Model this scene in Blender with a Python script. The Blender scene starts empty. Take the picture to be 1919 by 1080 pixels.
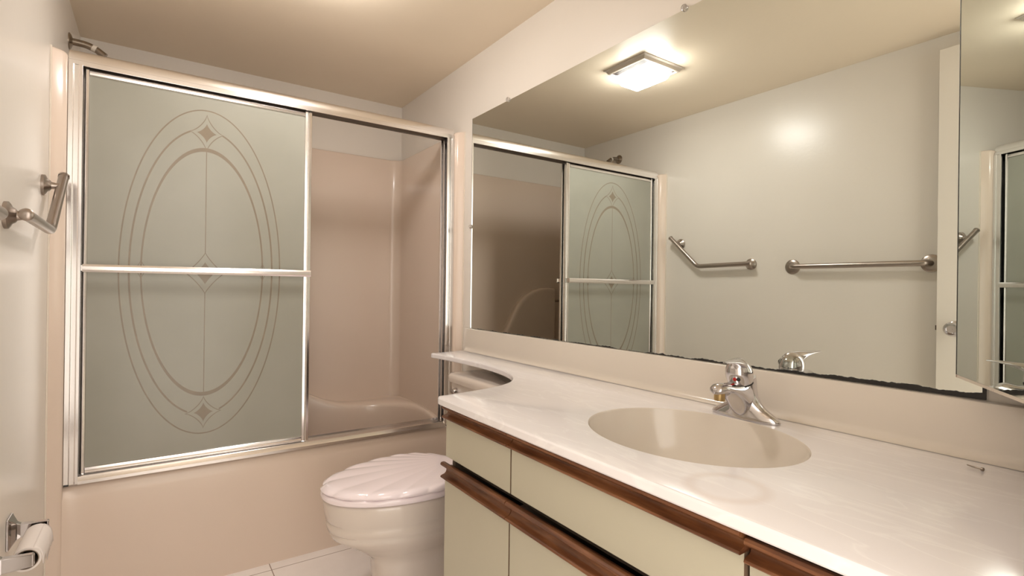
import bpy, bmesh, math, random
from mathutils import Vector, Matrix
random.seed(4)
PI = math.pi
scene = bpy.context.scene
col = scene.collection

# ------------------------------------------------------------------ camera, world, exposure
W, H, D, YB = 1.46, 2.1224, 2.19, 2.88        # room width, ceiling, shower door plane, back wall
YE = 0.03                                      # face of the end wall (doorway side)
XM = W - 0.006                                 # mirror face

def make_camera():
    ya, pi_, ro = map(math.radians, (34.7187, 0.0263, 0.7366))
    fw = Vector((math.sin(ya) * math.cos(pi_), math.cos(ya) * math.cos(pi_), math.sin(pi_)))
    r = Vector((math.cos(ya), -math.sin(ya), 0)); u = r.cross(fw)
    r2 = math.cos(ro) * r + math.sin(ro) * u
    u2 = -math.sin(ro) * r + math.cos(ro) * u
    m = Matrix((r2, u2, -fw)).transposed().to_4x4()
    m.translation = (0.2677, 0, 1.0697)
    cd = bpy.data.cameras.new('camera'); cam = bpy.data.objects.new('camera', cd)
    cd.sensor_width = 36; cd.lens = 970.34 * 36 / 1919; cd.clip_start = .01
    cam.matrix_world = m; col.objects.link(cam); scene.camera = cam
make_camera()
wd = bpy.data.worlds.new('world'); scene.world = wd; wd.use_nodes = True
wd.node_tree.nodes['Background'].inputs[0].default_value = (1, .92, .83, 1)
wd.node_tree.nodes['Background'].inputs[1].default_value = 3.3
LAMP_STRENGTH = 84
scene.view_settings.view_transform = 'Standard'
scene.view_settings.look = 'None'
scene.view_settings.exposure = 0.04
scene.view_settings.gamma = 1
scene.view_settings.use_curve_mapping = False

# ------------------------------------------------------------------ material helpers
class Ex:
    """tiny arithmetic wrapper round math nodes"""
    nt = None
    def __init__(s, v): s.v = v
    @staticmethod
    def op(o, *a):
        n = Ex.nt.nodes.new('ShaderNodeMath'); n.operation = o
        for i, x in enumerate(a):
            if isinstance(x, Ex): Ex.nt.links.new(x.v, n.inputs[i])
            else: n.inputs[i].default_value = x
        return Ex(n.outputs[0])
    def __add__(s, o): return Ex.op('ADD', s, o)
    def __sub__(s, o): return Ex.op('SUBTRACT', s, o)
    def __rsub__(s, o): return Ex.op('SUBTRACT', o, s)
    def __mul__(s, o): return Ex.op('MULTIPLY', s, o)
    def __truediv__(s, o): return Ex.op('DIVIDE', s, o)
    def __pow__(s, o): return Ex.op('POWER', s, o)
    def abs(s): return Ex.op('ABSOLUTE', s)
    def sqrt(s): return Ex.op('SQRT', s)
    def max(s, o): return Ex.op('MAXIMUM', s, o)
    def min(s, o): return Ex.op('MINIMUM', s, o)
    def below(s, t, soft):          # 1 where s < t
        n = Ex.nt.nodes.new('ShaderNodeMapRange'); n.clamp = True
        Ex.nt.links.new(s.v, n.inputs[0])
        n.inputs[1].default_value = t - soft; n.inputs[2].default_value = t + soft
        n.inputs[3].default_value = 1; n.inputs[4].default_value = 0
        return Ex(n.outputs[0])

def mat(name, color, rough=.5, metal=0, coat=0, spec=.5):
    m = bpy.data.materials.new(name); m.use_nodes = True
    b = m.node_tree.nodes['Principled BSDF']
    b.inputs['Base Color'].default_value = (*color, 1)
    b.inputs['Roughness'].default_value = rough
    b.inputs['Metallic'].default_value = metal
    b.inputs['Coat Weight'].default_value = coat
    b.inputs['Coat Roughness'].default_value = .08
    b.inputs['Specular IOR Level'].default_value = spec
    return m
def nodes(m): return m.node_tree, m.node_tree.nodes['Principled BSDF']
def coords(nt):
    tc = nt.nodes.new('ShaderNodeTexCoord'); sp = nt.nodes.new('ShaderNodeSeparateXYZ')
    nt.links.new(tc.outputs['Object'], sp.inputs[0]); Ex.nt = nt
    return tc.outputs['Object'], Ex(sp.outputs[0]), Ex(sp.outputs[1]), Ex(sp.outputs[2])
def noise(nt, vec, scale, detail=3, stretch=None):
    if stretch:
        mp = nt.nodes.new('ShaderNodeMapping'); mp.inputs['Scale'].default_value = stretch
        nt.links.new(vec, mp.inputs[0]); vec = mp.outputs[0]
    n = nt.nodes.new('ShaderNodeTexNoise'); n.inputs['Scale'].default_value = scale
    n.inputs['Detail'].default_value = detail; nt.links.new(vec, n.inputs['Vector'])
    return n.outputs['Fac']
def ramp(nt, fac, stops):
    r = nt.nodes.new('ShaderNodeValToRGB'); nt.links.new(fac, r.inputs[0])
    e = r.color_ramp.elements
    while len(e) < len(stops): e.new(.5)
    for k, (p, c) in zip(e, stops): k.position = p; k.color = (*c, 1)
    return r.outputs[0]
def mixc(nt, fac, a, b):
    n = nt.nodes.new('ShaderNodeMix'); n.data_type = 'RGBA'
    nt.links.new(fac, n.inputs[0])
    for i, x in ((6, a), (7, b)):
        if isinstance(x, tuple): n.inputs[i].default_value = (*x, 1)
        else: nt.links.new(x, n.inputs[i])
    return n.outputs[2]
def bump(nt, b, h, strength, dist=.01):
    n = nt.nodes.new('ShaderNodeBump'); n.inputs['Strength'].default_value = strength
    n.inputs['Distance'].default_value = dist
    nt.links.new(h, n.inputs['Height']); nt.links.new(n.outputs[0], b.inputs['Normal'])

def m_paint(name, c, rough):
    m = mat(name, c, rough); nt, b = nodes(m); v, x, y, z = coords(nt)
    f = noise(nt, v, 1.7, 4)
    d = tuple(k * .955 for k in c)
    nt.links.new(ramp(nt, f, [(.3, d), (.7, c)]), b.inputs['Base Color'])
    bump(nt, b, noise(nt, v, 55, 2), .08, .004)
    return m
M = {}
M['wall'] = m_paint('wall paint', (.775, .72, .65), .30)
M['ceiling'] = m_paint('ceiling paint', (.88, .76, .60), .42)
M['door'] = m_paint('door paint', (.78, .72, .64), .4)

def m_fiber():
    m = mat('tan fibreglass', (.69, .55, .445), .24, coat=.15); nt, b = nodes(m); v, x, y, z = coords(nt)
    f = noise(nt, v, 2.2, 4)
    nt.links.new(ramp(nt, f, [(.3, (.71, .585, .485)), (.7, (.74, .61, .51))]), b.inputs['Base Color'])
    bump(nt, b, noise(nt, v, 5, 1), .06, .01)
    return m
M['fiber'] = m_fiber()

def m_marble(name, base, stain=False, veins=.45):
    m = mat(name, (.76, .69, .62), .16, coat=.25); nt, b = nodes(m); v, x, y, z = coords(nt)
    f = noise(nt, v, 5, 6, (1.6, .45, 1))
    n = nt.nodes.new('ShaderNodeTexNoise'); n.inputs['Scale'].default_value = 9; n.inputs['Detail'].default_value = 5
    n.inputs['Distortion'].default_value = 1.2
    mp = nt.nodes.new('ShaderNodeMapping'); mp.inputs['Scale'].default_value = (2.0, .35, .5)
    mp.inputs['Rotation'].default_value = (0, 0, .25)
    nt.links.new(v, mp.inputs[0]); nt.links.new(mp.outputs[0], n.inputs['Vector'])
    c1 = ramp(nt, f, [(.3, base), (.7, tuple(k * 1.035 for k in base))])
    vein = ramp(nt, n.outputs['Fac'], [(.47, (0, 0, 0)), (.5, (veins, veins, veins)), (.53, (0, 0, 0))])
    c = mixc(nt, vein, c1, (1, .98, .97))
    if stain:
        r = ((((x - .955) / .052) ** 2 + ((y - .438) / .052) ** 2).sqrt() - 1).abs()
        ring = r.below(.16, .12) * .25
        c = mixc(nt, ring.v, c, (.66, .52, .44))
        sp = nt.nodes.new('ShaderNodeTexVoronoi'); sp.inputs['Scale'].default_value = 9
        nt.links.new(v, sp.inputs['Vector'])
        dot = Ex(sp.outputs['Distance']).below(.011, .004)
        c = mixc(nt, dot.v, c, (.2, .15, .1))
    nt.links.new(c, b.inputs['Base Color'])
    return m
M['marble'] = m_marble('cultured marble', (.865, .83, .835), True)
M['basin'] = m_marble('tan cultured marble', (.70, .635, .555), False, .0)  # backsplash and basin get a darker, yellower marble colour than the slab

def m_wood():
    m = mat('oiled oak pull', (.2, .08, .035), .38, coat=.2); nt, b = nodes(m); v, x, y, z = coords(nt)
    f = noise(nt, v, 22, 6, (3, .4, 3)); g = noise(nt, v, 60, 3, (4, .25, 6))
    c = ramp(nt, f, [(.28, (.065, .021, .008)), (.5, (.165, .060, .022)), (.75, (.29, .125, .052))])
    c = mixc(nt, ramp(nt, g, [(.4, (0, 0, 0)), (.75, (.45, .45, .45))]), c, (.09, .03, .012))
    nt.links.new(c, b.inputs['Base Color']); bump(nt, b, g, .2, .002)
    return m
M['wood'] = m_wood()
M['laminate'] = m_paint('cream laminate', (.52, .485, .375), .35)
M['dark'] = mat('dark gap', (.03, .02, .015), .8)
M['carcass'] = mat('cabinet carcass', (.12, .085, .06), .7)
M['porcelain'] = mat('bisque porcelain', (.72, .64, .57), .08, coat=.5)
M['lidplastic'] = mat('pale seat enamel', (.95, .85, .88), .13, coat=.5)
M['chrome'] = mat('chrome', (.64, .62, .63), .09, metal=1)
def m_brushed(name, c, rough, stretch):
    m = mat(name, c, rough, metal=1); nt, b = nodes(m); v, x, y, z = coords(nt)
    f = noise(nt, v, 30, 4, stretch)
    r = nt.nodes.new('ShaderNodeMapRange'); nt.links.new(f, r.inputs[0])
    r.inputs[3].default_value = rough * .7; r.inputs[4].default_value = rough * 1.5
    nt.links.new(r.outputs[0], b.inputs['Roughness'])
    return m
M['nickel'] = mat('brushed nickel', (.40, .345, .305), .3, metal=1)
M['alu_h'] = mat('bright aluminium rail', (.88, .85, .83), .2, metal=1)
M['alu_v'] = mat('bright aluminium post', (.88, .85, .83), .18, metal=1)
M['pewter'] = mat('tarnished pewter', (.33, .28, .23), .3, metal=1)
M['core'] = mat('particle board edge', (.16, .10, .06), .8)
M['bronze'] = mat('dark bronze', (.10, .075, .055), .45, metal=.6)
M['caulk'] = mat('cream caulk', (.78, .70, .60), .5)
M['brass'] = mat('worn brass', (.50, .36, .17), .3, metal=1)
M['red'] = mat('red enamel', (.5, .02, .015), .3)
M['black'] = mat('black rubber', (.015, .013, .012), .5)
M['tape'] = mat('white thread tape', (.75, .68, .58), .7)
M['paper'] = mat('tissue paper', (.85, .78, .74), .9, spec=.1)
M['tube'] = mat('cardboard tube', (.30, .24, .19), .9, spec=.1)
M['clip'] = mat('clear plastic clip', (.8, .75, .7), .1); nodes(M['clip'])[1].inputs['Transmission Weight'].default_value = .7
M['lampwhite'] = mat('lamp frame enamel', (.55, .48, .41), .4)
M['louver'] = mat('lamp louvre plastic', (.07, .055, .05), .6)

def m_mirror(name, edge):
    m = mat(name, (.79, .83, .80), .004, metal=1); nt, b = nodes(m); v, x, y, z = coords(nt)
    if edge:
        f = Ex(noise(nt, v, 16, 4)); g = Ex(noise(nt, v, 90, 3))
        # silvering eaten away along the lower edge, more towards the vanity's end
        t = Ex.op('MULTIPLY', (1.05 - y).max(0), .0125) + .0012
        h = z - .8856 - t + (f - .5) * .014 + (g - .5) * .006
        h = h.min(y - .2725).min(2.0442 - y)
        k = h.below(.0003, .0004)
        nt.links.new(mixc(nt, k.v, (.79, .83, .80), (.012, .010, .009)), b.inputs['Base Color'])
        inv = 1 - k
        nt.links.new(inv.v, b.inputs['Metallic'])
        nt.links.new((k * .45 + .004).v, b.inputs['Roughness'])
    return m
M['mirror'] = m_mirror('silvered mirror', True)
M['mirror2'] = m_mirror('cabinet door mirror', False)
def m_edge():
    m = mat('stained white edge', (.62, .54, .45), .35); nt, b = nodes(m); v, x, y, z = coords(nt)
    f = noise(nt, v, 45, 4)
    nt.links.new(ramp(nt, f, [(.60, (.66, .58, .49)), (.66, (.25, .10, .06))]), b.inputs['Base Color'])
    return m
M['edge'] = m_edge()

def m_tile():
    m = mat('floor tile', (.75, .68, .63), .25); nt, b = nodes(m); v, x, y, z = coords(nt)
    def joint(c, off, per):
        a = Ex.op('WRAP', c - off, per / 2, -per / 2)
        return a.abs().below(.0016, .0006)
    g = joint(x, .645, .41).max(joint(y, 2.104, .305))
    f = noise(nt, v, 6, 5)
    c = ramp(nt, f, [(.3, (.82, .755, .72)), (.7, (.90, .84, .81))])
    nt.links.new(mixc(nt, g.v, c, (.30, .23, .19)), b.inputs['Base Color'])
    bump(nt, b, (1 - g).v, .3, .002)
    return m
M['tile'] = m_tile()

def m_frost(cx=.4215):
    m = bpy.data.materials.new('etched frosted glass'); m.use_nodes = True
    nt = m.node_tree; nt.nodes.clear(); v, x, y, z = coords(nt)
    X = x - cx; A = X.abs()
    def ell(a, b, w, soft=.0008):
        r = ((X / a) ** 2 + ((z - 1.1145) / b) ** 2).sqrt()
        # divide by gradient length for an even line width
        gx = X / (a * a); gz = (z - 1.1145) / (b * b)
        d = (r - 1).abs() * r / (gx ** 2 + gz ** 2).sqrt().max(.2)
        return d.below(w, soft)
    def star(x0, zc, a, b, p, mirror=True):
        ax = (A - x0).abs() if x0 else A
        return (ax / a) ** p + ((z - zc).abs() / b) ** p
    L = ell(.250, .583, .0021)
    ring2 = ell(.222, .514, .0028)
    so = [star(0, 1.616, .053, .066, .72), star(0, .607, .056, .057, .72)]
    sm = star(0, 1.110, .062, .074, .85)
    inside = so[0].below(1, .01).max(so[1].below(1, .01))
    near = A.below(.049, .002)
    L = L.max(ring2 * (1 - inside) * (1 - near))
    i1 = ((X / .1915) ** 2 + ((z - 1.1145) / .448) ** 2).sqrt().below(1, .003)
    i2 = ((X / .1865) ** 2 + ((z - 1.1145) / .434) ** 2).sqrt().below(1, .003)
    L = L.max(i1 - i2)
    for s_ in so: L = L.max((s_ - 1).abs().below(.035, .015))
    L = L.max((sm - 1).abs().below(.03, .012))
    L = L.max(star(0, 1.616, .032, .035, .72).below(1, .03)).max(star(0, .607, .031, .035, .72).below(1, .03))
    L = L.max(star(0, 1.110, .03, .040, .9).below(1, .03))
    L = L.max((star(.189, 1.118, .018, .034, .8) - 1).abs().below(.05, .02))
    line = A.below(.0014, .0005) * (z - 1.1145).abs().below(.443, .001) * (1 - sm.below(1, .01))
    L = L.max(line)
    N = nt.nodes.new
    out = N('ShaderNodeOutputMaterial')
    smudge = noise(nt, v, 3, 4)
    dc = ramp(nt, smudge, [(.3, (.44, .43, .36)), (.7, (.49, .48, .41))])
    dif = N('ShaderNodeBsdfDiffuse'); nt.links.new(dc, dif.inputs[0])
    tr = N('ShaderNodeBsdfTranslucent'); nt.links.new(dc, tr.inputs[0])
    tp = N('ShaderNodeBsdfTransparent'); tp.inputs[0].default_value = (.8, .78, .7, 1)
    d2 = N('ShaderNodeBsdfDiffuse'); d2.inputs[0].default_value = (.38, .31, .23, 1)
    gl = N('ShaderNodeBsdfGlossy'); gl.inputs['Roughness'].default_value = .22
    def mix(f, a, b_):
        n = N('ShaderNodeMixShader')
        if isinstance(f, float): n.inputs[0].default_value = f
        else: nt.links.new(f, n.inputs[0])
        nt.links.new(a, n.inputs[1]); nt.links.new(b_, n.inputs[2]); return n.outputs[0]
    frost = mix(.30, dif.outputs[0], tr.outputs[0])
    clear = mix(.4, d2.outputs[0], tp.outputs[0])
    body = mix(L.v, frost, clear)
    fr = N('ShaderNodeFresnel'); fr.inputs[0].default_value = 1.45
    nt.links.new(mix(fr.outputs[0], body, gl.outputs[0]), out.inputs[0])
    return m
M['frost'] = m_frost()

m = bpy.data.materials.new('lit lamp lens'); m.use_nodes = True
b = m.node_tree.nodes['Principled BSDF']; b.inputs['Base Color'].default_value = (.9, .88, .85, 1)
b.inputs['Emission Color'].default_value = (1, .95, .915, 1); b.inputs['Emission Strength'].default_value = LAMP_STRENGTH
M['lens'] = m
m2 = m.copy(); m2.name = 'lit lamp lens side'; M['lens_side'] = m2
m2.node_tree.nodes['Principled BSDF'].inputs['Emission Strength'].default_value = LAMP_STRENGTH * .66

# ------------------------------------------------------------------ mesh helpers
def obj(name, bm, m, parent=None, smooth=40, bevel=0, seg=2):
    bmesh.ops.remove_doubles(bm, verts=bm.verts, dist=1e-6)
    bmesh.ops.recalc_face_normals(bm, faces=bm.faces)
    me = bpy.data.meshes.new(name); bm.to_mesh(me); bm.free()
    for k in (m if isinstance(m, (list, tuple)) else [m]): me.materials.append(k)
    o = bpy.data.objects.new(name, me); col.objects.link(o)
    if smooth:
        me.shade_smooth(); me.set_sharp_from_angle(angle=math.radians(smooth))
    if bevel:
        md = o.modifiers.new('bevel', 'BEVEL'); md.width = bevel; md.segments = seg
        md.limit_method = 'ANGLE'; md.angle_limit = math.radians(35); md.harden_normals = True
    if parent is not None: adopt(o, parent)
    return o
def adopt(o, parent):
    o.parent = parent
    mw = Matrix.Identity(4); p = parent
    while p is not None:
        if p.parent is None: mw = Matrix.Translation(p.location); break
        p = p.parent
    if parent.parent is None: o.matrix_parent_inverse = mw.inverted()
def adopt2(o, p): o.parent = p                       # sub-part: shares its part's mesh frame
def thing(name, label, cat, loc, group=None, kind=None):
    o = bpy.data.objects.new(name, None); col.objects.link(o); o.location = loc
    o.empty_display_size = .05
    o['label'] = label; o['category'] = cat
    if group: o['group'] = group
    if kind: o['kind'] = kind
    return o
def tag(o, label, cat, group=None, kind=None):
    o['label'] = label; o['category'] = cat
    if group: o['group'] = group
    if kind: o['kind'] = kind
    return o
def box(bm, a, b_):
    vs = [bm.verts.new((x, y, z)) for x in (a[0], b_[0]) for y in (a[1], b_[1]) for z in (a[2], b_[2])]
    for f in ((0, 1, 3, 2), (4, 6, 7, 5), (0, 4, 5, 1), (2, 3, 7, 6), (0, 2, 6, 4), (1, 5, 7, 3)):
        bm.faces.new([vs[i] for i in f])
    return vs
def loft(bm, rings, cap0=True, cap1=True, closed=True):
    R = [[bm.verts.new(p) for p in r] for r in rings]
    n = len(R[0])
    for a, b_ in zip(R, R[1:]):
        for i in range(n if closed else n - 1):
            j = (i + 1) % n
            try: bm.faces.new((a[i], a[j], b_[j], b_[i]))
            except ValueError: pass
    if cap0: bm.faces.new(list(reversed(R[0])))
    if cap1: bm.faces.new(R[-1])
    return R
def tube(bm, pts, rad, n=20, cap=True):
    pts = [Vector(p) for p in pts]; rs = rad if isinstance(rad, (list, tuple)) else [rad] * len(pts)
    rings = []; up = None
    for i, p in enumerate(pts):
        t = ((pts[min(i + 1, len(pts) - 1)] - p).normalized() + (p - pts[max(i - 1, 0)]).normalized()).normalized()
        if up is None:
            up = Vector((0, 0, 1)) if abs(t.z) < .9 else Vector((1, 0, 0))
        a = (up - t * up.dot(t)).normalized(); up = a; b_ = t.cross(a)
        rings.append([p + (a * math.cos(2 * PI * k / n) + b_ * math.sin(2 * PI * k / n)) * rs[i] for k in range(n)])
    loft(bm, rings, cap, cap)
def lathe(bm, o, axis, prof, n=32):
    """prof: (distance along axis, radius)"""
    o = Vector(o); ax = Vector(axis).normalized()
    u = Vector((0, 0, 1)) if abs(ax.z) < .9 else Vector((1, 0, 0))
    a = (u - ax * u.dot(ax)).normalized(); b_ = ax.cross(a)
    loft(bm, [[o + ax * d + (a * math.cos(2 * PI * k / n) + b_ * math.sin(2 * PI * k / n)) * max(r, 1e-5) for k in range(n)] for d, r in prof])
def extrude(bm, prof, f0, f1):
    """prof: list of 2-tuples; f0/f1 turn one into a 3-D point at either end"""
    loft(bm, [[f0(*p) for p in prof], [f1(*p) for p in prof]])
def arc_pts(pts, r, n=6):
    """round the inner corners of a polyline"""
    P = [Vector(p) for p in pts]; out = [P[0]]
    for a, b_, c in zip(P, P[1:], P[2:]):
        d1 = (a - b_).normalized(); d2 = (c - b_).normalized()
        q1 = b_ + d1 * r; q2 = b_ + d2 * r
        for i in range(n + 1):
            t = i / n; out.append((1 - t) ** 2 * q1 + 2 * t * (1 - t) * b_ + t * t * q2)
    out.append(P[-1]); return out
B = bmesh.new

# ------------------------------------------------------------------ setting
def struct(name, label, m, *boxes, cat='wall', **k):
    bm = B()
    for a, b_ in boxes: box(bm, a, b_)
    return tag(obj(name, bm, m, smooth=0, **k), label, cat, kind='structure')
T = .1
struct('floor', 'pale square tiled floor with thin brown grout lines', M['tile'], ((-T, -1.4, -.08), (W + T, YB + T, 0)), cat='floor')
struct('ceiling', 'flat beige painted bathroom ceiling', M['ceiling'], ((-T, YE - .1, H), (W + T, YB + T, H + .08)), cat='ceiling')
struct('wall_left', 'cream painted wall carrying both grab bars', M['wall'], ((-T, YE - .1, 0), (0, YB + T, H)))
struct('wall_right', 'pinkish cream painted wall behind the large mirror and toilet', M['wall'], ((W, YE - .1, 0), (W + T, YB + T, H)))
struct('wall_back', 'cream painted wall above the tan bath surround', M['wall'], ((0, YB, 0), (W, YB + T, H)))
struct('wall_end', 'cream painted wall with the doorway beside the vanity end', M['wall'],
       ((.80, YE - .1, 0), (W, YE, H)), ((.0, YE - .1, 2.06), (.80, YE, H)))

# open room door folded against the left wall
bm = B(); box(bm, (.035, YE + .012, .012), (.068, .734, 2.044))
door = tag(obj('door_1', bm, M['door'], smooth=0, bevel=.0015), 'pale flush room door standing open against the left wall', 'door', kind='structure')
bm = B(); kc = (.068, .672, .934)
lathe(bm, kc, (1, 0, 0), [(0, .030), (.004, .030), (.007, .026), (.010, .013), (.028, .012), (.034, .020), (.042, .0265), (.052, .0265), (.058, .022), (.0585, .016), (.0555, .015), (.0555, .004), (.057, .004), (.057, 0)])
knob = obj('door_knob', bm, M['chrome'], door)
bm = B(); lathe(bm, (.1205, .672, .934), (1, 0, 0), [(0, .0045), (.0008, .0045), (.001, .003)], 16); adopt2(obj('keyhole', bm, M['black'], None), knob)
bm = B(); box(bm, (.047, .734, .924), (.057, .7405, .943)); obj('latch_bolt', bm, M['bronze'], door, smooth=0)
bm = B(); box(bm, (0.0, YE, 0), (.03, YE + .02, 2.06)); box(bm, (.79, YE - .1, 0), (.80, YE, 2.06))
tag(obj('trim_1', bm, M['door'], smooth=0), 'painted door jamb strip of the doorway', 'trim', kind='structure')

# ------------------------------------------------------------------ bath and surround
bath = thing('bathtub', 'tan fibreglass bathtub with one-piece surround walls, across the room end', 'bathtub', (W / 2, 2.5, 0))
def side_profile():
    """plan outline of one flange, from the wall face round into the alcove (x from wall, y)"""
    p = [(.0012, 2.121), (.006, 2.1225), (.026, 2.1335), (.031, 2.1368), (.0352, 2.1412), (.0378, 2.147), (.0385, 2.153)]
    p += [(.0385, 2.172), (.0385, 2.215)]
    p += [(.034, 2.24)]
    return p
def inner_walls():
    left = side_profile()
    c = []
    r = .055; x0, y1 = .03, 2.845
    for i in range(11):
        t = i / 10 * PI / 2
        c.append((x0 + r * (1 - math.cos(t)), y1 - r * (1 - math.sin(t))))
    half = left + [(.030, 2.27), (.030, 2.5)] + c
    return half + [(W - x, y) for x, y in reversed(half)]
def surround():
    bm = B(); P = inner_walls(); n = len(P)
    zs = [.0, .42, 1.0, 1.6, 1.788, 1.795, 1.798]
    out = []
    for k, z in enumerate(zs):
        g = {5: .004, 6: .012}.get(k, 0)
        row = []
        for i, (x, y) in enumerate(P):
            # lean the top lip back towards the wall
            nx, ny = x, y
            if g:
                if y > 2.84: ny = y + g
                elif x < W / 2: nx = max(.0012, x - g)
                else: nx = min(W - .0012, x + g)
            row.append(bm.verts.new((nx, ny, z)))
        out.append(row)
    for a, b_ in zip(out, out[1:]):
        for i in range(n - 1): bm.faces.new((a[i], a[i + 1], b_[i + 1], b_[i]))
    # outer skin against the studs so that the shell has thickness
    def o2(x, y):
        if y > 2.84: return (min(max(x, .002), W - .002), 2.876)
        if x < W / 2: return (.001, min(y, 2.876))
        return (W - .001, min(y, 2.876))
    top = [bm.verts.new((*o2(*p), 1.7985)) for p in P]
    bot = [bm.verts.new((*o2(*p), .0)) for p in P]
    for i in range(n - 1):
        bm.faces.new((out[-1][i], out[-1][i + 1], top[i + 1], top[i]))
        bm.faces.new((top[i], top[i + 1], bot[i + 1], bot[i]))
    return obj('surround_wall', bm, M['fiber'], bath, smooth=50)
surround()
for x0, x1 in ((.0003, .0042), (W - .0042, W - .0003)):
    bm = B(); box(bm, (x0, 2.1165, 0), (x1, 2.1225, 1.80)); obj('caulk_bead', bm, M['caulk'], bath, smooth=0)
def apron():
    bm = B(); rings = []
    xs = [.012, .022, .034, .05, .075, .11] + [.2 + i * .106 for i in range(11)] + [W - .11, W - .075, W - .05, W - .034, W - .022, W - .012]
    prof = [(2.156, 0), (2.156, .15), (2.1565, .30), (2.157, .375), (2.159, .398), (2.164, .411), (2.173, .418), (2.190, .4205), (2.235, .4215),
            (2.262, .418), (2.272, .405), (2.285, .30), (2.31, .12), (2.36, .075), (2.72, .07), (2.77, .12), (2.80, .35), (2.805, .41), (2.812, .418), (2.85, .420), (2.85, 0)]
    for x in xs:
        e = min(x, W - x)
        k = max(0, (.072 - e) / .060)            # blend forward into the side flange
        fwd = .026 * k * k
        ring = []
        for j, (y, z) in enumerate(prof):
            yy, zz = y, z
            if j <= 3: yy = y - fwd * (1 if j < 3 else .8)
            elif j <= 6: yy = y - fwd * .25 * (6 - j) / 2
            if 10 <= j <= 17:
                # basin ends rise towards both end walls
                ee = min(1, max(0, (.046 - e) / .01)); zz = z + (.418 - z) * ee ** 1.5 if z < .418 else z
            ring.append((x, yy, zz))
        rings.append(ring)
    loft(bm, rings)
    return obj('tub', bm, M['fiber'], bath, smooth=60)
apron()
def ledge():
    """moulded ledge round the back and right end of the basin; on the left it sweeps up into a tall rounded panel"""
    yb, xr = 2.846, W - .029
    # wall point, lip point, height
    K = [(x, yb, x, 2.799, z) for x, z in ((.335, 1.072), (.40, 1.076), (.46, 1.070), (.52, 1.054), (.58, 1.022), (.62, .988), (.654, .946), (.70, .870), (.738, .787), (.775, .700), (.81, .630), (.86, .560))]
    K += [(.91, yb, .91, 2.792, .518), (.953, yb, .955, 2.782, .497), (1.02, yb, 1.02, 2.762, .466), (1.09, yb, 1.09, 2.745, .447), (1.15, yb, 1.145, 2.738, .441), (1.22, yb, 1.205, 2.730, .440),
          (1.30, yb, 1.262, 2.710, .441), (1.36, yb, 1.310, 2.680, .443), (1.405, 2.835, 1.345, 2.645, .445), (xr, 2.79, 1.370, 2.600, .447), (xr, 2.68, 1.388, 2.545, .449), (xr, 2.56, 1.398, 2.480, .450), (xr, 2.46, 1.403, 2.410, .447),
          (xr, 2.38, 1.403, 2.350, .440), (xr, 2.32, 1.399, 2.300, .431), (xr, 2.27, 1.390, 2.262, .423)]
    bm = B(); rings = []
    for i, (wx, wy, lx, ly, z) in enumerate(K):
        w = Vector((wx, wy)); l = Vector((lx, ly)); d = (l - w).normalized(); D_ = (l - w).length
        if i < 12:
            a = K[max(i - 1, 0)]; c = K[i + 1]; t = Vector((c[2] - a[2], c[4] - a[4])).normalized()
            nx, nz = (-t.y, t.x) if i else (0, 1)
        else: nx, nz = 0, 1
        ring = []
        for f, dn in ((0, 0), (.25, .001), (.5, -.002), (.75, .000), (.88, .004), (.97, .012), (1.0, .024)):
            p = w + d * D_ * f; ring.append((p.x - nx * dn, p.y, z - nz * dn))
        zz = min(z - .04, .38)
        ring += [(lx + d.x * .003, ly + d.y * .003, zz), (lx + d.x * .02, ly + d.y * .02, .13), (wx, wy, .13)]
        rings.append(ring)
    loft(bm, rings)
    obj('moulded_ledge', bm, M['fiber'], bath, smooth=60)
ledge()
bm = B(); tube(bm, [(.03, 2.80, .985), (.335, 2.80, .985)], .008); tube(bm, [(.32, 2.846, .985), (.32, 2.80, .985)], .006)
obj('washcloth_bar', bm, M['pewter'], bath)

# ------------------------------------------------------------------ shower doors
XL, XR = .0395, W - .0395
enc = thing('shower_enclosure', 'bright aluminium framed sliding shower doors standing on the tub rim', 'shower door', (W / 2, D, .4225))
bm = B()
hp = [(2.225, 1.768), (2.225, 1.815), (2.215, 1.819), (2.192, 1.819)] + \
     [(2.186 - .026 * math.sin(t * PI / 10 * 1) ** 1.0, 1.7975 + .0215 * math.cos(t * PI / 10)) for t in range(0, 6)] + \
     [(2.158, 1.790), (2.158, 1.783), (2.153, 1.780), (2.153, 1.766), (2.157, 1.766), (2.157, 1.776), (2.219, 1.776), (2.219, 1.768)]
extrude(bm, hp, lambda y, z: (XL, y, z), lambda y, z: (XR, y, z))
obj('header_rail', bm, M['alu_h'], enc, smooth=50)
bm = B(); box(bm, (XL + .001, 2.1585, 1.7695), (XR - .001, 2.2175, 1.7755)); obj('header_strip', bm, M['bronze'], enc, smooth=0)  # dark strip along the underside of the header
def jamb(x0, s):
    bm = B()
    p = [(0, 2.150), (.012, 2.150), (.014, 2.153), (.026, 2.153), (.028, 2.150), (.036, 2.150), (.036, 2.158), (.004, 2.164), (.004, 2.184),
         (.036, 2.184), (.036, 2.192), (.004, 2.196), (.004, 2.214), (.036, 2.216), (.036, 2.224), (0, 2.224)]
    extrude(bm, p, lambda a, y: (x0 + s * a, y, .424), lambda a, y: (x0 + s * a, y, 1.768))
    obj('side_jamb', bm, M['alu_v'], enc, smooth=0, bevel=.0008)
jamb(XL, 1); jamb(XR, -1)
bm = B()
tp = [(2.149, .4225), (2.1485, .433), (2.152, .438), (2.156, .446), (2.160, .4475), (2.163, .446), (2.166, .434), (2.186, .434), (2.188, .446), (2.192, .446), (2.194, .434), (2.214, .434), (2.217, .452), (2.222, .452), (2.226, .4225)]
extrude(bm, tp, lambda y, z: (XL + .036, y, z), lambda y, z: (XR - .036, y, z))
obj('bottom_track', bm, M['alu_h'], enc, smooth=30)
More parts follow.
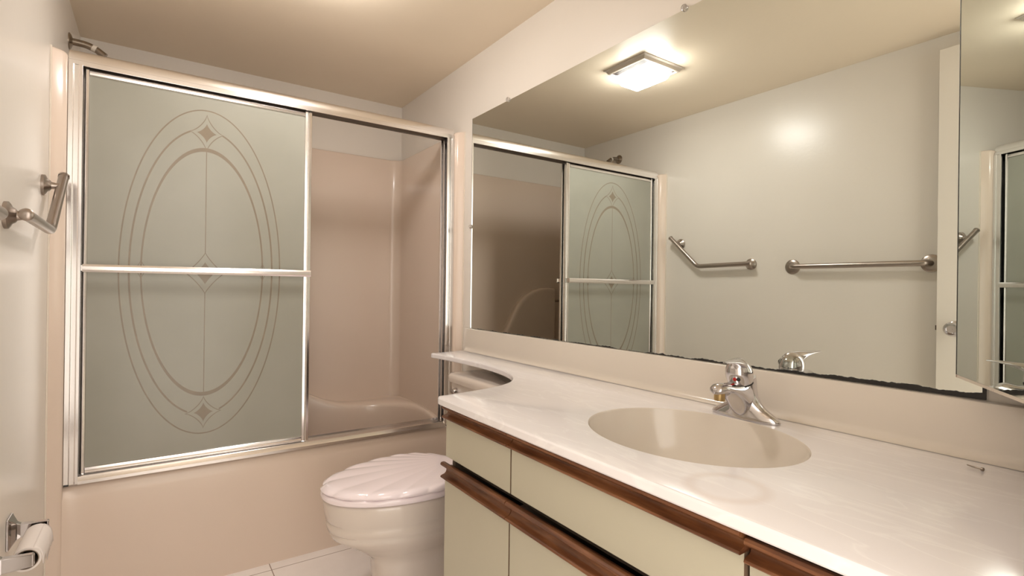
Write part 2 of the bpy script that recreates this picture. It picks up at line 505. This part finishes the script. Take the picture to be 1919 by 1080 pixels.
for a, b_ in (((XR - .037, 2.160, 1.742), (XR - .022, 2.183, 1.766)), ((XL + .001, 2.1465, .4225), (XL + .014, 2.150, .4265)), ((XR - .022, 2.1465, .4225), (XR - .008, 2.150, .4275))):
    bm = B(); box(bm, a, b_); obj('rubber_bumper', bm, M['black'], enc, smooth=0)

def sliding_door(x0, x1, y, bar_side):
    z0, z1 = .448, 1.7645
    f = B()
    # rails and stiles: each a shallow rounded channel
    def chan(a, b_, vertical, w):
        (u0, v0), (u1, v1) = a, b_
        pr = [(-w / 2, .005), (-w / 2, -.004), (-w / 2 + .002, -.0075), (-w * .12, -.0085), (0, -.0065), (w * .12, -.0085), (w / 2 - .002, -.0075), (w / 2, -.004), (w / 2, .005)]
        if vertical: extrude(f, pr, lambda s, t: (u0 + s, y + t, v0), lambda s, t: (u1 + s, y + t, v1))
        else: extrude(f, pr, lambda s, t: (u0, y + t, v0 + s), lambda s, t: (u1, y + t, v1 + s))
    chan((x0 + .007, z0), (x0 + .007, z1), True, .014)
    chan((x1 - .014, z0), (x1 - .014, z1), True, .028)
    chan((x0 + .014, z0 + .011), (x1 - .028, z0 + .011), False, .022)
    chan((x0 + .014, z1 - .010), (x1 - .028, z1 - .010), False, .020)
    fr = obj('sliding_door', f, M['alu_v'], enc, smooth=25)
    g = B(); box(g, (x0 + .010, y - .002, z0 + .018), (x1 - .022, y + .002, z1 - .016))
    adopt2(obj('glass_pane', g, M['frost'], None, smooth=0), fr)
    t = B(); yy = y - bar_side * .034; zb = 1.117
    pr = [(.0125, -.003), (.0125, .003), (.006, .0065), (0, .005), (-.006, .0065), (-.0125, .003), (-.0125, -.003), (0, -.0045)]
    extrude(t, [(a, b_ * bar_side) for a, b_ in pr], lambda a, q: (x0 + .004, yy - q, zb + a), lambda a, q: (x1 - .006, yy - q, zb + a))
    for xx in (x0 + .008, x1 - .018):
        box(t, (xx - .008, min(yy, y - bar_side * .008), zb - .009), (xx + .010, max(yy, y - bar_side * .008), zb + .009))
    tb = obj('towel_bar', t, M['alu_h'], None, smooth=35); adopt2(tb, fr)
    return fr
# parts carry an inverse to their root; sub-parts need none beyond that
sliding_door(.077, .786, 2.176, 1)
sliding_door(.080, .790, 2.204, -1)

# shower arm left without its head
arm = thing('shower_pipe', 'bare pewter shower arm pipe on the wall above the left tub flange', 'shower arm', (0, 2.53, 1.970))
bm = B(); lathe(bm, (0, 2.53, 1.970), (1, 0, 0), [(0, .030), (.003, .030), (.007, .024), (.011, .013), (.013, .011), (.013, .009)])
obj('wall_flange', bm, M['pewter'], arm)
bm = B(); tube(bm, arc_pts([(.008, 2.53, 1.970), (.052, 2.53, 1.969), (.082, 2.53, 1.957)], .018) , .0125); obj('pipe', bm, M['pewter'], arm)
bm = B(); tube(bm, [(.068, 2.53, 1.9628), (.080, 2.53, 1.9579)], .0132); obj('thread_tape', bm, M['tape'], arm)
bm = B(); tube(bm, [(.082, 2.53, 1.957), (.106, 2.53, 1.938)], [.0118, .0135]); obj('pipe_end', bm, M['pewter'], arm)

# ------------------------------------------------------------------ grab bars on the left wall
def rosette(root, y, z, r, reach, post):
    bm = B()
    lathe(bm, (0, y, z), (1, 0, 0), [(0, r), (.007, r), (.010, r * .86), (.013, r * .62), (.018, r * .52), (.021, r * .36), (reach, post), (reach + .004, post)])
    return obj('wall_flange', bm, M['nickel'], root)
gb = thing('grab_bar', 'bent brushed nickel grab bar on the left wall near the shower', 'grab bar', (0, 1.85, 1.25), 'nickel grab bars on the left wall')
rosette(gb, 2.008, 1.352, .030, .034, .0085); rosette(gb, 1.555, 1.215, .030, .030, .0085)
bm = B(); path = arc_pts([(.043, 2.052, 1.388), (.037, 1.866, 1.211), (.038, 1.538, 1.217)], .022, 8); tube(bm, path, .0125, 28)
obj('bar', bm, M['nickel'], gb)
for a, d in (((.043, 2.052, 1.388), Vector((0, .19, .177)).normalized()), ((.038, 1.538, 1.217), Vector((0, -1, .02)).normalized())):
    bm = B(); lathe(bm, Vector(a) - d * .003, d, [(0, .0137), (.007, .0137), (.010, .011), (.012, .004)]); obj('end_cap', bm, M['nickel'], gb)
sb = thing('grab_bar', 'long straight brushed nickel grab bar on the left wall, seen in the mirror', 'grab bar', (0, 1.06, 1.195), 'nickel grab bars on the left wall')
for y in (1.336, .772):
    bm = B(); lathe(bm, (0, y, 1.195), (1, 0, 0), [(0, .037), (.003, .037), (.006, .034), (.009, .018)]); obj('wall_flange', bm, M['nickel'], sb)
bm = B(); tube(bm, arc_pts([(.004, 1.336, 1.195), (.035, 1.327, 1.195), (.040, .779, 1.195), (.004, .772, 1.195)], .022, 8), .0125, 28)
obj('bar', bm, M['nickel'], sb)

# ------------------------------------------------------------------ toilet paper holder
tph = thing('toilet_paper_holder', 'chrome double arm toilet paper holder low on the left wall', 'toilet paper holder', (0, 1.54, .49))
for y in (1.632, 1.446):
    bm = B(); r = []
    for x, hy, hz in ((0, .026, .036), (.004, .026, .036), (.008, .018, .030), (.015, .009, .020), (.022, .007, .016), (.068, .0065, .013), (.071, .0055, .012)):
        zc = .494
        r.append([(x, y - hy, zc - hz), (x, y + hy, zc - hz), (x, y + hy, zc + hz), (x, y - hy, zc + hz)])
    loft(bm, r); obj('arm', bm, M['chrome'], tph, smooth=0, bevel=.002)
bm = B(); tube(bm, [(.055, 1.446, .494), (.055, 1.632, .494)], .0075); obj('roller', bm, M['pewter'], tph)
tr = thing('toilet_paper_roll', 'nearly empty white toilet paper roll with a torn edge on the chrome holder', 'toilet paper', (.055, 1.54, .487))
def roll():
    c = (.055, .487); n = 40
    def ring(y, r): return [(c[0] + r * math.cos(2 * PI * k / n), y, c[1] + r * math.sin(2 * PI * k / n)) for k in range(n)]
    bm = B(); R = loft(bm, [ring(1.468, .0205), ring(1.468, .0245), ring(1.602, .0245), ring(1.602, .0205)], False, False)
    a = R[-1]; b_ = R[0]
    obj('paper', bm, M['paper'], tr, smooth=50)
    bm = B(); loft(bm, [ring(1.4675, .0203), ring(1.6025, .0203), ring(1.6025, .0190), ring(1.4675, .0190), ring(1.4675, .0203)], False, False)
    obj('cardboard_core', bm, M['tube'], tr, smooth=50)
    # loose torn flap hanging off the front
    bm = B(); rows = []; m_ = 14; rnd = random.Random(3)
    cut = [.012 + .016 * rnd.random() for _ in range(m_ + 1)]
    cut[6] = .034; cut[2] = .004
    for i in range(m_ + 1):
        y = 1.472 + (1.602 - 1.472) * i / m_
        s = cut[i]; pts = []
        for j in range(10):
            t = 1.15 - j / 9 * 1.35
            if t > 0: pts.append((c[0] + .0252 * math.cos(t), y, c[1] + .0252 * math.sin(t)))
            else: pts.append((c[0] + .0252 + .006 * (-t) + .001 * math.sin(i), y, c[1] - s * (-t) / .2))
        rows.append(pts)
    V = [[bm.verts.new(p) for p in r] for r in rows]
    for a, b_ in zip(V, V[1:]):
        for j in range(9): bm.faces.new((a[j], a[j + 1], b_[j + 1], b_[j]))
    o = obj('torn_sheet', bm, M['paper'], tr, smooth=60)
    md = o.modifiers.new('thick', 'SOLIDIFY'); md.thickness = .0006
roll()

# ------------------------------------------------------------------ toilet
TY = 1.665
toilet = thing('toilet', 'bisque toilet with a shell shaped lid between the vanity and bathtub', 'toilet', (1.08, TY, 0))
def egg(xc, lf, lb, w, z, n=64, p=1.0):
    r = []
    for k in range(n):
        t = 2 * PI * k / n; c, s = math.cos(t), math.sin(t)
        c2 = math.copysign(abs(c) ** p, c); s2 = math.copysign(abs(s) ** p, s)
        L = lf if c > 0 else lb
        r.append((xc - L * c2, TY + w * s2, z))
    return r
def bowl():
    bm = B()
    prof = [(0, 1.06, .195, .27, .115, .85), (.018, 1.06, .195, .27, .115, .85), (.026, 1.06, .190, .26, .104, .7), (.10, 1.06, .180, .25, .100, .7), (.165, 1.05, .178, .25, .102, .72), (.190, 1.045, .186, .255, .108, .85),
            (.212, 1.03, .205, .26, .124, .95), (.245, 1.02, .240, .26, .150, 1), (.270, 1.01, .268, .27, .163, 1), (.286, 1.01, .276, .27, .168, 1), (.291, 1.01, .272, .27, .166, 1),
            (.298, 1.01, .281, .27, .170, 1), (.318, 1.01, .285, .275, .172, 1), (.324, 1.01, .280, .275, .170, 1), (.332, 1.01, .287, .28, .174, 1), (.385, 1.01, .295, .28, .180, 1),
            (.393, 1.01, .293, .28, .178, 1), (.396, 1.01, .285, .27, .172, 1)]
    loft(bm, [egg(xc, lf, lb, w, z, p=p) for z, xc, lf, lb, w, p in prof])
    obj('bowl', bm, M['porcelain'], toilet, smooth=70)
bowl()
bm = B(); box(bm, (1.20, TY - .10, .22), (1.45, TY + .10, .372))
obj('tank_shelf', bm, M['porcelain'], toilet, bevel=.012, seg=4)
def seat():
    bm = B(); n = 96; rings = []
    for z, g in ((.3985, -.010), (.400, -.002), (.404, 0), (.412, .001), (.4175, -.002), (.419, -.008)):
        r = []
        for k in range(n):
            t = 2 * PI * k / n; wob = .0018 * math.cos(17 * t) if z > .41 else 0
            L = .304 if math.cos(t) > 0 else .17
            r.append((1.012 - (L + g) * math.cos(t), TY + (.187 + g) * math.sin(t), z + wob))
        rings.append(r)
    loft(bm, rings); obj('seat', bm, M['lidplastic'], toilet, smooth=60)
seat()
def lid():
    bm = B(); ox = 1.165; N = 15; na = 420; nr = 22
    def R(phi):
        # distance from the fan origin to the egg outline
        lo, hi = 0, .6
        for _ in range(30):
            m_ = (lo + hi) / 2; x = ox - m_ * math.cos(phi); y = m_ * math.sin(phi)
            L = .306 if x < 1.012 else .17
            if ((x - 1.012) / L) ** 2 + (y / .188) ** 2 < 1: lo = m_
            else: hi = m_
        return lo
    rows = []
    for i in range(na):
        phi = -PI + 2 * PI * i / na
        # the ribs are evenly spaced along the rim, so warp the angle
        s = phi * 1.0
        inside = max(0, min(1, (2.1 - abs(phi)) / .5))
        u = (s / 3.4 + .5) * N
        fr = u - math.floor(u)
        rib = (math.sin(PI * fr) ** .7) * inside            # rounded petal with a sharp valley
        Rr = R(phi) * (1 - .018 * inside * (1 - rib))
        row = []
        for j in range(nr + 1):
            t = .02 + .98 * j / nr
            zz = .4475 - .012 * t ** 2.5 + .0042 * rib * t ** 2.6
            if t > .93: zz -= .010 * ((t - .93) / .07) ** 2
            row.append((ox - Rr * t * math.cos(phi), TY + Rr * t * math.sin(phi), zz))
        x, y = ox - Rr * .992 * math.cos(phi), TY + Rr * .992 * math.sin(phi)
        row.append((ox - Rr * 1.0 * math.cos(phi), TY + Rr * 1.0 * math.sin(phi), .4235 + .003 * rib))
        row.append((x, y, .4195 + .0012 * rib))
        row.append((ox - Rr * .9 * math.cos(phi), TY + Rr * .9 * math.sin(phi), .4192))
        rows.append(row)
    rings = list(map(list, zip(*rows)))
    loft(bm, rings); obj('lid', bm, M['lidplastic'], toilet, smooth=75)
lid()
for s in (-1, 1):
    bm = B(); tube(bm, [(1.185, TY + s * .06, .405), (1.185, TY + s * .10, .405)], .012)
    obj('hinge', bm, M['lidplastic'], toilet)
def tank():
    bm = B(); r = []
    for z, x0, hw in ((.372, 1.295, .20), (.40, 1.282, .215), (.60, 1.275, .225), (.684, 1.272, .228)):
        n = 10; c = []
        rr = .03
        for (cx, cy, a0) in ((x0 + rr, TY + hw - rr, PI / 2), (x0 + rr, TY - hw + rr, PI), (1.452 - .01, TY - hw + .01, 1.5 * PI), (1.452 - .01, TY + hw - .01, 0)):
            q = rr if cx < 1.4 else .01
            for i in range(n):
                t = a0 + PI / 2 * i / (n - 1); c.append((cx + q * math.cos(t), cy + q * math.sin(t), z))
        r.append(c)
    loft(bm, r); obj('tank', bm, M['porcelain'], toilet, smooth=60)
    bm = B(); r = []
    for z, g in ((.684, .0), (.686, .008), (.700, .011), (.712, .010), (.719, .004), (.721, -.008)):
        x0 = 1.272 - g; hw = .230 + g * .8; n = 10; c = []; rr = .03
        for (cx, cy, a0) in ((x0 + rr, TY + hw - rr, PI / 2), (x0 + rr, TY - hw + rr, PI), (1.455 - .01, TY - hw + .01, 1.5 * PI), (1.455 - .01, TY + hw - .01, 0)):
            q = rr if cx < 1.4 else .01
            for i in range(n):
                t = a0 + PI / 2 * i / (n - 1); c.append((cx + q * math.cos(t), cy + q * math.sin(t), z))
        r.append(c)
    loft(bm, r); obj('tank_lid', bm, M['porcelain'], toilet, smooth=60)
    bm = B(); lathe(bm, (1.272, TY + .165, .655), (-1, 0, 0), [(0, .013), (.008, .013), (.014, .010), (.020, .008)])
    tube(bm, [(1.250, TY + .165, .655), (1.243, TY + .12, .648), (1.243, TY + .085, .640)], [.0075, .006, .008], 14)
    obj('flush_handle', bm, M['chrome'], toilet)
tank()

# ------------------------------------------------------------------ vanity cabinet
VF = .900                                                     # front face of drawers and doors
VY1, VY0 = 1.207, YE + .004
van = thing('vanity_cabinet', 'cream vanity cabinet with oiled wood finger pulls along the right wall', 'vanity', (1.18, .62, 0))
bm = B()
for a, b_ in (((.920, VY0, .09), (W - .002, VY1 - .002, .10)), ((.920, VY1 - .018, .10), (W - .002, VY1 - .002, .764)), ((.920, VY0, .10), (W - .002, VY0 + .016, .764)),
              ((1.44, VY0 + .016, .10), (W - .002, VY1 - .018, .764)), ((.921, VY0 + .016, .70), (.94, VY1 - .018, .764)), ((.935, VY0 + .016, .60), (.95, VY1 - .018, .65)), ((.975, VY0 + .01, 0), (.99, VY1 - .02, .09)),
              ((.921, .890, .10), (1.43, .906, .60)), ((.921, .356, .10), (1.43, .372, .60))): box(bm, a, b_)
obj('carcass', bm, M['carcass'], van, smooth=0)
def pull_profile(z1, z0, x):
    """C-shaped wooden finger pull, section in (x, z)"""
    h = z1 - z0; p = [(x + .020, z1 - .013), (x + .006, z1 - .013), (x + .001, z1 - .002), (x - .003, z1), (x - .010, z1), (x - .0135, z1 - .003), (x - .0135, z1 - .007), (x - .010, z1 - .010)]
    for i in range(7):
        t = i / 6 * PI
        p.append((x - .007 + .011 * math.sin(t), z1 - .011 - (h - .018) * (1 - math.cos(t)) / 2))
    p += [(x - .0125, z0 + .005), (x - .0135, z0 + .002), (x - .012, z0), (x + .020, z0)]
    return p
def front(kind, y0, y1, z0, z1, zp0, zp1, x=VF, pull_label=None):
    g = .0022
    bm = B(); box(bm, (x, y0 + g, z0), (x + .018, y1 - g, z1))
    d = obj(kind, bm, [M['laminate'], M['core']], van, smooth=0)
    for f in d.data.polygons: f.material_index = 1 if abs(f.normal.y) > .9 else 0
    bm = B(); pp = pull_profile(zp1, zp0, x)
    extrude(bm, pp, lambda a, z: (a, y0 + g * .6, z), lambda a, z: (a, y1 - g * .6, z))
    adopt2(obj('wood_pull', bm, M['wood'], None, smooth=35), d)
bays = [(.908, VY1), (.375, .908), (VY0, .375)]
for i, (y0, y1) in enumerate(bays):
    dx = [0, 0, .006][i]
    top = .7635 if i < 2 else .753
    front('drawer', y0, y1, .630, top - .031, top - .032, top, VF + dx)
    front('cabinet_door', y0, y1, .105, .578, .577, .617, VF - .002 + dx)

# ------------------------------------------------------------------ countertop with basin
CT = .785
top = thing('countertop', 'off white cultured marble vanity top with long narrow shelf over the toilet tank', 'countertop', (1.17, 1.0, .765))
def spline(P, m_=8):
    out = []
    for i in range(len(P) - 1):
        p0 = Vector(P[max(i - 1, 0)]); p1 = Vector(P[i]); p2 = Vector(P[i + 1]); p3 = Vector(P[min(i + 2, len(P) - 1)])
        for k in range(m_):
            t = k / m_
            out.append(.5 * ((2 * p1) + (p2 - p0) * t + (2 * p0 - 5 * p1 + 4 * p2 - p3) * t * t + (3 * p1 - p0 - 3 * p2 + p3) * t ** 3))
    out.append(Vector(P[-1])); return out
def counter():
    corner = [Vector((.879, 1.205)), Vector((.8795, 1.215)), Vector((.884, 1.223)), Vector((.893, 1.2265))]
    curve = spline([(.93, 1.230), (.985, 1.237), (1.05, 1.249), (1.11, 1.268), (1.165, 1.300), (1.21, 1.350), (1.245, 1.415), (1.271, 1.50), (1.284, 1.60), (1.287, 1.72), (1.281, 1.85), (1.270, 1.95), (1.257, 2.025)], 4)
    end = [Vector((1.257, 2.034)), Vector((1.262, 2.040)), Vector((1.272, 2.043))]
    P = [Vector((.880, VY0)), Vector((.8795, .4)), Vector((.879, .8))] + corner + curve + end + [Vector((W - .001, 2.062)), Vector((W - .001, VY0))]
    n = len(P)
    def off(d):
        r = []
        for i in range(n):
            a, b_, c = P[i - 1], P[i], P[(i + 1) % n]
            t1 = (b_ - a).normalized(); t2 = (c - b_).normalized(); t = (t1 + t2).normalized()
            nn = Vector((t.y, -t.x)); k = max(.5, t1.dot(t))
            # right hand boundary sits tight on the wall
            r.append(b_ + nn * d / k)
        return r
    # orient: make sure positive offset goes inwards
    area = sum(P[i - 1].x * P[i].y - P[i].x * P[i - 1].y for i in range(n))
    s = 1 if area < 0 else -1
    ns = 96; ex, ey, ea, eb = 1.157, .652, .181, .219
    def ell(k, dz, sh=0): return [(ex + sh + ea * k * math.cos(2 * PI * i / ns), ey + eb * k * math.sin(2 * PI * i / ns), CT + dz) for i in range(ns)]
    bm = B()
    def vr(pts, z): return [bm.verts.new((p.x, p.y, z)) for p in pts]
    rims = [vr(off(s * .005), CT), vr(off(s * .002), CT - .001), vr(off(0), CT - .0045), vr(off(0), CT - .017), vr(off(s * .002), CT - .020)]
    for a, b_ in zip(rims, rims[1:]):
        for i in range(n): bm.faces.new((a[i], a[(i + 1) % n], b_[(i + 1) % n], b_[i]))
    hole = [bm.verts.new(p) for p in ell(1.006, 0)]
    edges = []
    for loop in (rims[0], hole):
        for i in range(len(loop)):
            a, b_ = loop[i], loop[(i + 1) % len(loop)]
            edges.append(bm.edges.get((a, b_)) or bm.edges.new((a, b_)))
    bmesh.ops.triangle_fill(bm, edges=edges, use_beauty=True)
    # underside
    hole2 = [bm.verts.new(p) for p in ell(1.03, -.020)]
    edges = []
    for loop in (rims[-1], hole2):
        for i in range(len(loop)):
            a, b_ = loop[i], loop[(i + 1) % len(loop)]
            edges.append(bm.edges.get((a, b_)) or bm.edges.new((a, b_)))
    bmesh.ops.triangle_fill(bm, edges=edges, use_beauty=True)
    for i in range(ns): bm.faces.new((hole[i], hole[(i + 1) % ns], hole2[(i + 1) % ns], hole2[i]))
    obj('slab', bm, M['marble'], top, smooth=28)
    bm = B()
    prof = [(1.006, 0), (1.001, -.0012), (.997, -.004), (.990, -.010), (.965, -.022), (.93, -.045), (.86, -.078), (.76, -.105), (.62, -.125), (.45, -.137), (.28, -.142), (.12, -.144)]
    R = loft(bm, [ell(k, z) for k, z in prof], False, False)
    # outer skin
    R2 = loft(bm, [ell(k + .03, z - .012) for k, z in prof], False, False)
    for i in range(ns):
        j = (i + 1) % ns
        bm.faces.new((R[-1][i], R[-1][j], R2[-1][j], R2[-1][i])); bm.faces.new((R[0][i], R2[0][i], R2[0][j], R[0][j]))
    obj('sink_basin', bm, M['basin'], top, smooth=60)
    bm = B(); lathe(bm, (ex, ey, CT - .150), (0, 0, 1), [(0, .024), (.008, .026), (.009, .024), (.007, .018), (.009, .015), (.0115, .012), (.012, 0)])
    obj('drain', bm, M['chrome'], top)
counter()
def splash():
    bm = B()
    x1 = W - .001; x0 = W - .021
    p = [(x1, CT + .0002), (x1, .8845), (x0 + .003, .8845), (x0 + .001, .8835), (x0, .880), (x0 - .001, CT + .030)]
    for i in range(7):
        t = i / 6 * PI / 2
        p.append((x0 - .001 - .018 * (1 - math.cos(t)), CT + .0185 - .018 * math.sin(t)))
    extrude(bm, p, lambda x, z: (x, VY0, z), lambda x, z: (x, 2.052 + (z - CT) * .12, z))
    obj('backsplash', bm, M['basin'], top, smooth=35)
splash()

# ------------------------------------------------------------------ mirrors
mir = thing('wall_mirror', 'large frameless wall mirror with blackened lower edge above the vanity top', 'mirror', (W, 1.16, .8856))
bm = B(); box(bm, (XM, .2684, .8862), (W - .0005, 2.0455, 1.8386)); obj('mirror_glass', bm, M['mirror'], mir, smooth=0)
for y, z in ((1.757, 1.8386), (2.0455, 1.348), (.9, 1.8386)):
    bm = B()
    up = z > 1.5
    c = (W - .0005, y, z + .004) if up else (W - .0005, y + .003, z)
    lathe(bm, c, (-1, 0, 0), [(0, .008), (.006, .008), (.009, .0095), (.012, .008), (.013, .003)], 20)
    obj('mirror_clip', bm, M['clip'], mir)
cab = thing('medicine_cabinet', 'mirrored medicine cabinet door ajar over the near end of the vanity top', 'medicine cabinet', (1.27, YE, .93))
bm = B(); c0, c1 = 1.105, 1.445
for a, b_ in (((c0, YE + .0005, .93), (c0 + .012, .112, 1.70)), ((c1 - .012, YE + .0005, .93), (c1, .112, 1.70)), ((c0 + .012, YE + .0005, .93), (c1 - .012, .112, .942)),
              ((c0 + .012, YE + .0005, 1.688), (c1 - .012, .112, 1.70)), ((c0 + .012, YE + .0005, .942), (c1 - .012, YE + .006, 1.688)), ((c0 + .012, YE + .006, 1.18), (c1 - .012, .10, 1.185)), ((c0 + .012, YE + .006, 1.43), (c1 - .012, .10, 1.435))):
    box(bm, a, b_)
obj('cabinet_box', bm, M['door'], cab, smooth=0)
P0 = Vector((1.4495, .3075)); dv = Vector((-math.sin(math.radians(58.12)), -math.cos(math.radians(58.12)))); nv = Vector((dv.y, -dv.x)) * 1.0   # towards the room
if nv.y < 0: nv = -nv
Lp = .395
def slab3(bm, s0, s1, t0, t1, z0, z1):
    vs = []
    for s in (s0, s1):
        for t in (t0, t1):
            for z in (z0, z1):
                q = P0 + dv * s + nv * t; vs.append(bm.verts.new((q.x, q.y, z)))
    for f in ((0, 1, 3, 2), (4, 6, 7, 5), (0, 4, 5, 1), (2, 3, 7, 6), (0, 2, 6, 4), (1, 5, 7, 3)): bm.faces.new([vs[i] for i in f])
bm = B(); slab3(bm, .0015, Lp, -.0035, 0, .926, 1.705); mdoor = obj('mirror_door', bm, M['mirror2'], cab, smooth=0)
bm = B(); slab3(bm, .006, Lp, -.014, -.0037, .922, 1.70); slab3(bm, .0, Lp, -.0045, .0006, .921, .9258)
adopt2(obj('door_backing', bm, M['edge'], None, smooth=0), mdoor)
bm = B(); slab3(bm, -.0012, .0014, -.006, .0004, .926, 1.705); adopt2(obj('dark_edge', bm, M['black'], None, smooth=0), mdoor)

# ------------------------------------------------------------------ faucet
FX, FY = 1.364, .657
fau = thing('faucet', 'single lever chrome faucet on the deck behind the oval basin', 'faucet', (FX, FY, CT))
def faucet():
    n = 64
    def sup(cx, cy, a, b_, z, p=1.0, tilt=0):
        r = []
        for k in range(n):
            t = 2 * PI * k / n; c, s = math.cos(t), math.sin(t)
            X = a * math.copysign(abs(c) ** p, c); Y = b_ * math.copysign(abs(s) ** p, s)
            r.append((FX + cx + X, FY + cy + Y, CT + z + tilt * X))
        return r
    bm = B()
    loft(bm, [sup(0, 0, .0235, .080, .0005), sup(0, 0, .0245, .081, .004), sup(0, 0, .0240, .078, .009), sup(0, 0, .0235, .066, .017), sup(0, 0, .0235, .050, .026),
              sup(-.001, 0, .0235, .037, .038), sup(-.001, 0, .0235, .029, .052), sup(-.001, 0, .024, .0255, .068), sup(-.001, 0, .0245, .0245, .082, 1, .15), sup(-.001, 0, .023, .023, .092, 1, .2)])
    obj('body', bm, M['chrome'], fau, smooth=70)
    # spout: swept oval section
    bm = B(); rings = []
    path = [(.004, .044, .0265, .042), (-.012, .046, .0275, .044), (-.026, .050, .027, .040), (-.038, .056, .0262, .031), (-.052, .0635, .0245, .022), (-.070, .0705, .0225, .0145), (-.086, .0745, .0215, .0120), (-.099, .0748, .0195, .0115), (-.109, .0730, .0155, .0098), (-.115, .0705, .0075, .0055)]
    for x, z, w, h in path:
        rings.append([(FX + x, FY + w * math.cos(2 * PI * k / 32), CT + z + h * math.sin(2 * PI * k / 32)) for k in range(32)])
    loft(bm, rings); sp = obj('spout', bm, M['chrome'], fau, smooth=70)
    bm = B(); lathe(bm, (FX - .0965, FY, CT + .067), (0, 0, -1), [(0, .0115), (.010, .0115), (.017, .0112), (.0175, .009), (.015, .0085), (.015, 0)])
    adopt2(obj('aerator', bm, M['brass'], None), sp)
    # domed handle, tipped forward, with a long lever
    c = Vector((FX - .020, FY, CT + .088)); tip = Matrix.Rotation(math.radians(-16), 3, 'Y')
    bm = B(); rings = []
    for a, r in ((-.0065, .0255), (.0, .0275), (.007, .0287), (.015, .0290), (.025, .0278), (.034, .0242), (.042, .0185), (.047, .0110), (.049, .002)):
        rings.append([c + tip @ Vector((r * math.cos(2 * PI * k / 40) - .0, r * math.sin(2 * PI * k / 40), a)) for k in range(40)])
    loft(bm, rings); hd = obj('handle', bm, M['chrome'], fau, smooth=70)
    bm = B(); rings = []
    for x, z, w, h in ((.012, .022, .021, .014), (-.006, .033, .0235, .0125), (-.024, .040, .0205, .0095), (-.044, .0435, .017, .0058), (-.062, .0452, .0125, .0036), (-.080, .0462, .0095, .0026), (-.094, .0462, .0055, .0016)):
        rings.append([(c.x + x + .24 * w * math.cos(2 * PI * k / 28), FY + .24 * x + w * math.cos(2 * PI * k / 28), c.z + z + h * math.sin(2 * PI * k / 28)) for k in range(28)])
    loft(bm, rings); adopt2(obj('lever', bm, M['chrome'], None, smooth=70), hd)
    bm = B(); loft(bm, [[c + tip @ Vector((q_ * math.cos(2 * PI * k / 40), q_ * math.sin(2 * PI * k / 40), a)) for k in range(40)] for a, q_ in ((-.0095, .0235), (-.009, .0262), (-.0068, .0264), (-.006, .0235))])
    adopt2(obj('seam_ring', bm, M['black'], None, smooth=40), hd)
    d = (tip @ Vector((-1, -.12, 0))).normalized()
    q = c + tip @ Vector((-.0275, -.006, .012))
    bm = B(); lathe(bm, q - d * .002, d, [(0, .0042), (.0030, .0042), (.0036, .003)], 16); o = obj('hot_cold_mark', bm, M['red'], None); adopt2(o, hd)
    o['label'] = 'red hot water dot'
    q = c + tip @ Vector((-.0262, -.0135, .012))
    d = (tip @ Vector((-1, -.5, 0))).normalized()
    bm = B(); lathe(bm, q - d * .002, d, [(0, .0042), (.0030, .0042), (.0036, .003)], 16); o = obj('screw_cap', bm, M['black'], None); adopt2(o, hd)
faucet()
# small screw lying on the counter
bm = B(); a = Vector((1.372, .262, CT + .0028)); d = Vector((.3, .95, 0)).normalized()
lathe(bm, a - d * .012, d, [(0, .0028), (.003, .0028), (.0035, .0014), (.022, .0011), (.024, .0003)], 14)
tag(obj('screw', bm, M['pewter']), 'tiny loose metal screw lying on the vanity top by the backsplash', 'screw')

# ------------------------------------------------------------------ ceiling light with fan grille
lamp = thing('ceiling_light', 'square ceiling light with a glowing box lens, seen in the mirror', 'ceiling light', (.73, 1.68, H))
def rect(x0, x1, y0, y1, z): return [(x0, y0, z), (x1, y0, z), (x1, y1, z), (x0, y1, z)]
bm = B(); a = (.589, .868, 1.553, 1.808)
def inset(d, z): return rect(a[0] + d, a[1] - d, a[2] + d, a[3] - d, z)
R = loft(bm, [inset(0, H - .0003), inset(0, H - .003), inset(.006, H - .006), inset(.009, H - .007), inset(.016, H - .019), inset(.024, H - .021), inset(.026, H - .012), inset(.026, H - .002)], False, False)
obj('trim_frame', bm, M['lampwhite'], lamp, smooth=0)
bm = B(); box(bm, (a[0] + .026, a[2] + .026, H - .004), (a[1] - .026, a[3] - .026, H - .001))
for k in range(7):
    x = a[1] - .030 - k * .0055; box(bm, (x - .0018, a[2] + .027, H - .016), (x, a[3] - .027, H - .004))
for k in range(3):
    x = a[0] + .030 + k * .0055; box(bm, (x, a[2] + .027, H - .016), (x + .0018, a[3] - .027, H - .004))
obj('fan_louvre', bm, M['louver'], lamp, smooth=0)
bm = B()
loft(bm, [rect(.642, .793, 1.588, 1.776, H - .020), rect(.644, .793, 1.588, 1.776, H - .030), rect(.664, .793, 1.588, 1.774, H - .054), rect(.676, .785, 1.594, 1.766, H - .067)])
lens = obj('glowing_lens', bm, [M['lens'], M['lens_side']], lamp, smooth=0)
for f in lens.data.polygons: f.material_index = 0 if f.normal.z < -.7 else 1
